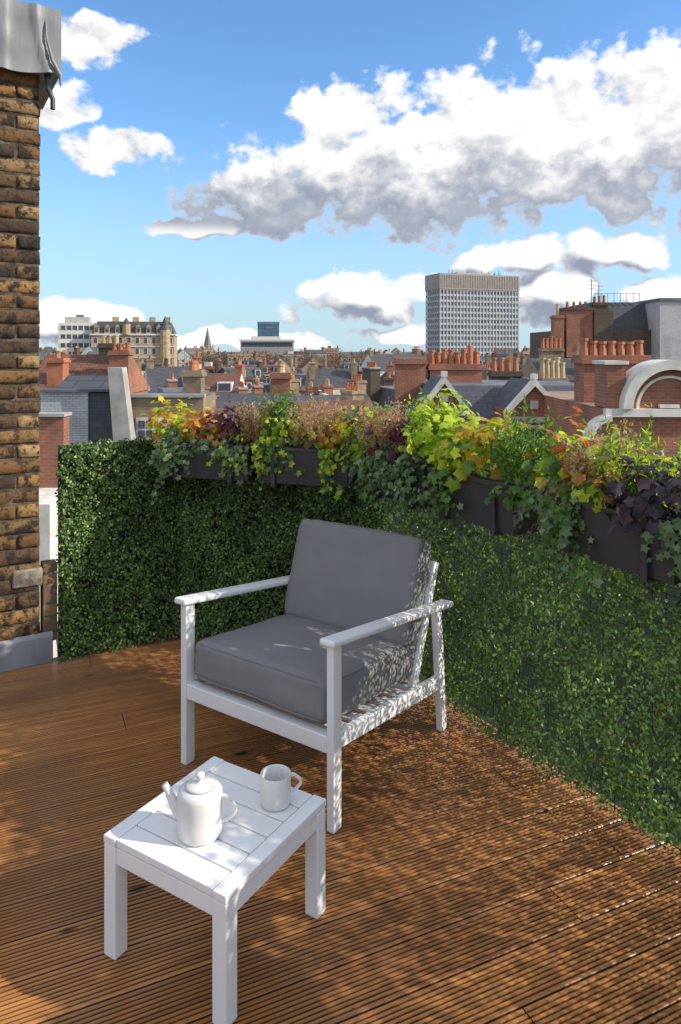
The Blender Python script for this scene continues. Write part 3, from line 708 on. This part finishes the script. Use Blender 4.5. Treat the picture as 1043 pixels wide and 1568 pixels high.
# dark block behind right
mb=MB(); mb.box(17.2,24.2,56,66,GZ,3.1,DRK); mb.frus(19.2,24.2,56.5,66,3.1,5.3,.5,.6,SLA,LEA); mb.box(23.95,30,54.5,62,GZ,5.2,WHT); mb.box(23.9,30,54.4,62.1,5.2,5.45,LEA)
mb.box(17.3,19.3,55.6,57.2,1,4.6,RED); mb.box(17.2,19.4,55.5,57.3,4.6,4.8,DRK); mb.box(19.35,20.8,55.4,57,-3,4.5,DRK)
stack(mb,16.65,55.8,-6,4.2,.75,.9,RED,1,rng,.9); stack(mb,20.0,56.2,4.5,5.2,1.1,.7,DRK,3,rng)
for x in (17.6,18.1,18.6,19.0): mb.cyl(x,56.4,4.8,5.3,.13,.1,8,TER)
for x,h in ((19.35,7.0),(19.9,6.6)):
    mb.box(x-.025,x+.025,56,56.05,4.5,h,LEA)
    for k_ in range(3): mb.box(x-.35,x+.35,55.98,56.0,h-.15-k_*.3,h-.12-k_*.3,LEA)
for x in (21.2,22.6): mb.box(x-.5,x+.5,55.9,56,0,1.6,FRA); mb.box(x-.42,x+.42,55.85,55.899,.1,1.5,GLA)
for i in range(8): mb.box(19.9+i*.5,19.93+i*.5,56.9,56.93,5.3,6.0,LEA)
mb.box(19.9,23.45,56.9,56.93,5.97,6.0,LEA)
mb.obj('sooty_brick_block',BM)
mb=MB(); mb.box(13.2,17.4,47,54,GZ,-.4,YLW); mb.prismx(13.1,17.5,46.8,54.2,-.4,1.0,SLA,YLW); stack(mb,14.2,49,-1,1.7,1.4,.9,YLW,5,rng,.7); stack(mb,16.2,48,-1,1.2,1.2,.9,YLW,5,rng,.8,BUF)
for x in (14,15.3,16.6): window(mb,x,47,-2.4,.8,1.3)
mb.obj('yellow_brick_house',BM)
# left near buildings
mb=MB(); mb.box(-9.2,-7.75,22.3,24,GZ,.3,WHT); mb.box(-7.75,-7.0,22.35,24,GZ,.26,SLA); mb.box(-9.25,-6.95,22.2,22.5,.3,.38,LEA); mb.prismx(-8.9,-7.0,22.5,25,.30,.75,SLA,RED)
vs=[(x,y,z) for (x,z) in ((-7.05,1.05),(-6.62,1.05),(-6.28,-1.6),(-6.85,-1.6)) for y in (22.0,22.5)]
mb.add(vs,[(0,2,4,6),(1,3,5,7),(0,1,3,2),(2,3,5,4),(0,1,7,6)],CON)
mb.obj('slate_hung_house',BM)
mb=MB(); mb.box(-6.6,-4.3,22.8,25,GZ,.1,YLW); mb.box(-6.65,-4.25,22.7,22.95,.1,.2,CON); mb.box(-6.6,-4.3,22.95,25,.1,.12,LEA); mb.box(-4.3,-1.8,23.5,29,GZ,-.9,DRK); mb.prismx(-4.35,-1.75,23.4,29.1,-.9,.0,SLA,DRK)
for x in (-6.1,-5.4,-4.7): window(mb,x,22.8,-1.2,.5,.6)
stack(mb,-2.2,27,-1,.75,.7,.9,RED,3,rng,.3); stack(mb,-5.0,24.8,-1,.9,.6,.7,YLW,3,rng,.3)
mb.obj('yellow_brick_rear_extension',BM)
mb=MB(); mb.box(-14.6,-10.6,33,40,GZ,-.6,RED); mb.prismx(-14.7,-10.5,32.8,40.2,-.6,1.35,TIL,RED); stack(mb,-13.3,34.2,-1,1.2,.75,.75,TER,1,rng,.3); stack(mb,-10.4,34.5,-1,1.55,.9,.8,RED,3,rng,.35); stack(mb,-11.4,36,-1,1.9,.9,.8,DRK,3,rng,.4)
mb.obj('clay_tiled_house',BM)
mb=MB(); mb.box(-7.6,-6.4,16.8,17.15,GZ,.05,RED); mb.box(-7.65,-6.35,16.7,17.2,.05,.12,CON); mb.box(-7.6,-6.0,15,16.8,GZ,-1.6,STU); mb.obj('red_brick_parapet_house',BM)
mb=MB(); mb.box(-4,4.2,15,21,GZ,-3.2,YLW); mb.box(-4.1,4.3,14.9,21.1,-3.2,-3.0,LEA); mb.box(-2.5,-.5,16,19,-3,-2,SLA); mb.obj('flat_roofed_house',BM)
gapdark=M('hedge_gap_dark',(.012,.018,.010),(.008,.012,.007),scale=1,rough=.95,spec=.1)  # near-black top for an added roof, so gaps in the right hedge look dark
q0=B+outn(rd)*.14; q1=C+outn(rd)*.14
mb=MB(); pts=[(q0.x,q0.y),(q1.x,q1.y),(q1.x+7,q1.y+4.2),(5.5,13.2),(-2,12.5),(A.x,A.y+.3)]
n=len(pts); vs=[(p[0],p[1],GZ) for p in pts]+[(p[0],p[1],-.4) for p in pts]
mb.add(vs,[(i,(i+1)%n,n+(i+1)%n,n+i) for i in range(n)],0); mb.add(vs[n:],[tuple(range(n))],1)
mb.obj('added_dark_roof',[bdrk,gapdark])
mb=MB(); pts=[H0+outn(dl)*.12,A+Vector((-.02,.14)),B+Vector((.08,.10)),C+outn(rd)*.12,Vector((C.x+.1,-2.2)),Vector((-3.6,-2.2)),Vector((-3.6,2.6))]
pts=pts[::-1]; n=len(pts); vs=[(p.x,p.y,GZ) for p in pts]+[(p.x,p.y,-.035) for p in pts]
mb.add(vs,[(i,(i+1)%n,n+(i+1)%n,n+i) for i in range(n)],0); mb.add(vs[n:],[tuple(range(n))],1)
mb.obj('terrace_building',[bdrk,darkback])
m=9000; cl=R.integers(0,60,m); cxs=R.uniform(-60,60,60); cys=R.uniform(280,320,60); czs=R.uniform(-5,-1.5,60)
P=np.stack([cxs[cl],cys[cl],czs[cl]],1)+norm(R.normal(0,1,(m,3)))*R.uniform(.3,1,(m,1))*np.array([[5,5,3.6]])
leaves('distant_trees',P,R.normal(0,1,(m,3)),R.normal(0,1,(m,3)),R.uniform(.4,1.1,m),colpick([(.16,.10,.06),(.11,.08,.05),(.20,.13,.07)],m),T_long(),bl)
mb=MB(); mb.add([(-6000,-6000,GZ),(6000,-6000,GZ),(6000,6000,GZ),(-6000,6000,GZ)],[(0,1,2,3)],0)
mb.obj('ground',[M('city_ground',(.10,.10,.10),(.07,.09,.06),scale=.02,rough=.95)])
# ------------------------------------------------------------ sun & world
el=math.radians(31); az=math.radians(101)
sd=Vector((math.sin(az)*math.cos(el),math.cos(az)*math.cos(el),math.sin(el)))
L=bpy.data.lights.new('sun','SUN'); L.energy=5.0; L.angle=math.radians(.5); L.color=(1,.92,.80)
lo=bpy.data.objects.new('sun',L); COL.objects.link(lo); lo.rotation_euler=sd.to_track_quat('Z','Y').to_euler()
W=bpy.data.worlds.new('World'); S.world=W; W.use_nodes=True; nt=W.node_tree; nt.nodes.clear()
out=N(nt,'ShaderNodeOutputWorld'); sky=N(nt,'ShaderNodeTexSky',sky_type='NISHITA'); sky.sun_disc=False; sky.sun_elevation=el; sky.sun_rotation=az
sky.air_density=1.0; sky.dust_density=.2; sky.ozone_density=2.5
tc=N(nt,'ShaderNodeTexCoord'); s=N(nt,'ShaderNodeSeparateXYZ'); nt.links.new(tc.outputs['Generated'],s.inputs[0])
skb=mix(nt,1.0,sky.outputs[0],(1.0,1.32,1.55),'MULTIPLY')
hz=MA(nt,'SUBTRACT',1,ramp(nt,s.outputs[2],-.02,.32))
skc=mix(nt,MA(nt,'MULTIPLY',hz,.82),skb,(3.2,4.4,5.4))
bg=N(nt,'ShaderNodeBackground'); bg.inputs[1].default_value=.15; nt.links.new(skc,bg.inputs[0])
azn=MA(nt,'ARCTAN2',s.outputs[0],s.outputs[1]); hyp=MA(nt,'MAXIMUM',MA(nt,'SQRT',MA(nt,'ADD',MA(nt,'MULTIPLY',s.outputs[0],s.outputs[0]),MA(nt,'MULTIPLY',s.outputs[1],s.outputs[1]))),.02)
vv=MA(nt,'DIVIDE',s.outputs[2],hyp)
cb=N(nt,'ShaderNodeCombineXYZ'); nt.links.new(azn,cb.inputs[0]); nt.links.new(vv,cb.inputs[1]); p0=cb.outputs[0]
EL=[(800,220,360,140),(1020,205,280,145),(660,265,330,115),(515,185,85,75),(430,300,190,66),(310,343,110,24),
(140,68,84,40),(95,155,62,38),(190,226,90,40),(930,378,100,50),(800,400,100,36),(570,455,130,44),
(120,485,110,34),(1010,450,90,26),(330,522,200,20),(620,512,120,22),(860,450,90,46)]
def conv(cx,cy,rx,ry):
    u=(cx-521.5)/1113; v=(535-cy)/1113; a=math.atan(u); k=math.cos(a); return a,v*k,rx/1113*k*k,ry/1113*k
def field(vec):
    w1=noise(nt,vec,12,2,.55)
    wv=VM(nt,'MULTIPLY_ADD',VM(nt,'SUBTRACT',w1.outputs['Color'],(.5,.5,.5)),(.09,.07,0),vec)
    f=None
    for e in EL:
        a,v,rx,ry=conv(*e)
        q=VM(nt,'MULTIPLY_ADD',wv,(1/rx,1/ry,0),(-a/rx,-v/ry,0)); l=MA(nt,'SUBTRACT',1,VM(nt,'LENGTH',q))
        f=l if f is None else MA(nt,'SMOOTH_MAX',f,l,.2)
    nz=noise(nt,VM(nt,'MULTIPLY',vec,(1,1.15,1)),13,3,.5).outputs[0]
    n2=noise(nt,VM(nt,'MULTIPLY',vec,(1,1.15,1)),36,5,.58).outputs[0]
    return f,MA(nt,'ADD',nz,MA(nt,'MULTIPLY',MA(nt,'SUBTRACT',n2,.5),.6))
e0,n0=field(p0); e1,n1=field(VM(nt,'ADD',p0,(.010,.024,0)))
f0=MA(nt,'ADD',e0,MA(nt,'MULTIPLY',MA(nt,'SUBTRACT',n0,.5),1.8))
mask=ramp(nt,f0,.0,.34)
away=MA(nt,'MAXIMUM',ramp(nt,s.outputs[2],.50,.68),ramp(nt,MA(nt,'MULTIPLY',s.outputs[1],-1),-.55,-.2))  # unseen clouds overhead and behind the camera, added to brighten the fill
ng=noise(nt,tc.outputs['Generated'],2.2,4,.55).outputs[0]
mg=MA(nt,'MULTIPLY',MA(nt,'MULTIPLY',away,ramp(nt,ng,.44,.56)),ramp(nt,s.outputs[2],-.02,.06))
dn=MA(nt,'SUBTRACT',n0,n1); de=MA(nt,'SUBTRACT',e0,e1)
litS=ramp(nt,MA(nt,'ADD',MA(nt,'MULTIPLY',de,1.6),MA(nt,'MULTIPLY',dn,1.0)),-.50,.22)
# large cumulus: bright heaped crown over a grey flat base
up=ramp(nt,MA(nt,'ADD',vv,MA(nt,'MULTIPLY',MA(nt,'SUBTRACT',n0,.5),.16)),.185,.290)
puff=ramp(nt,dn,-.34,.20)
litB=MA(nt,'ADD',MA(nt,'MULTIPLY',up,MA(nt,'MULTIPLY_ADD',puff,.50,.52)),MA(nt,'MULTIPLY',puff,.16),clamp=True)
selm=ramp(nt,vv,.150,.175)
lit=MA(nt,'ADD',MA(nt,'MULTIPLY',litS,MA(nt,'SUBTRACT',1,selm)),MA(nt,'MULTIPLY',litB,selm))
thin=ramp(nt,f0,.0,.50)
lit2=MA(nt,'MAXIMUM',lit,MA(nt,'MULTIPLY',MA(nt,'SUBTRACT',1,thin),.50))
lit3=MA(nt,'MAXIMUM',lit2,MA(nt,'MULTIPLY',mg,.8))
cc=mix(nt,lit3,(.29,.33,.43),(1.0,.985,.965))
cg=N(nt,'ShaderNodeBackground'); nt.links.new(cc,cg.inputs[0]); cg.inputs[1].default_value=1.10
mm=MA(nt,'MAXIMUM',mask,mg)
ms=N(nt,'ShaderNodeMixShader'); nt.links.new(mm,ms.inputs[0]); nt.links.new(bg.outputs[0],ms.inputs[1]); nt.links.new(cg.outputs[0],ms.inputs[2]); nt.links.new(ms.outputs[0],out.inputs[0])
# ------------------------------------------------------------ camera
cam=bpy.data.cameras.new('camera'); co=bpy.data.objects.new('camera',cam); COL.objects.link(co)
co.location=(0,0,1.6); co.rotation_euler=(math.radians(90),0,0)
cam.sensor_fit='VERTICAL'; cam.sensor_height=36; cam.lens=36*1113/1568; cam.shift_y=-249/1568; cam.clip_end=9000; cam.clip_start=.05
S.camera=co
S.view_settings.view_transform='Standard'; S.view_settings.look='None'; S.view_settings.exposure=0
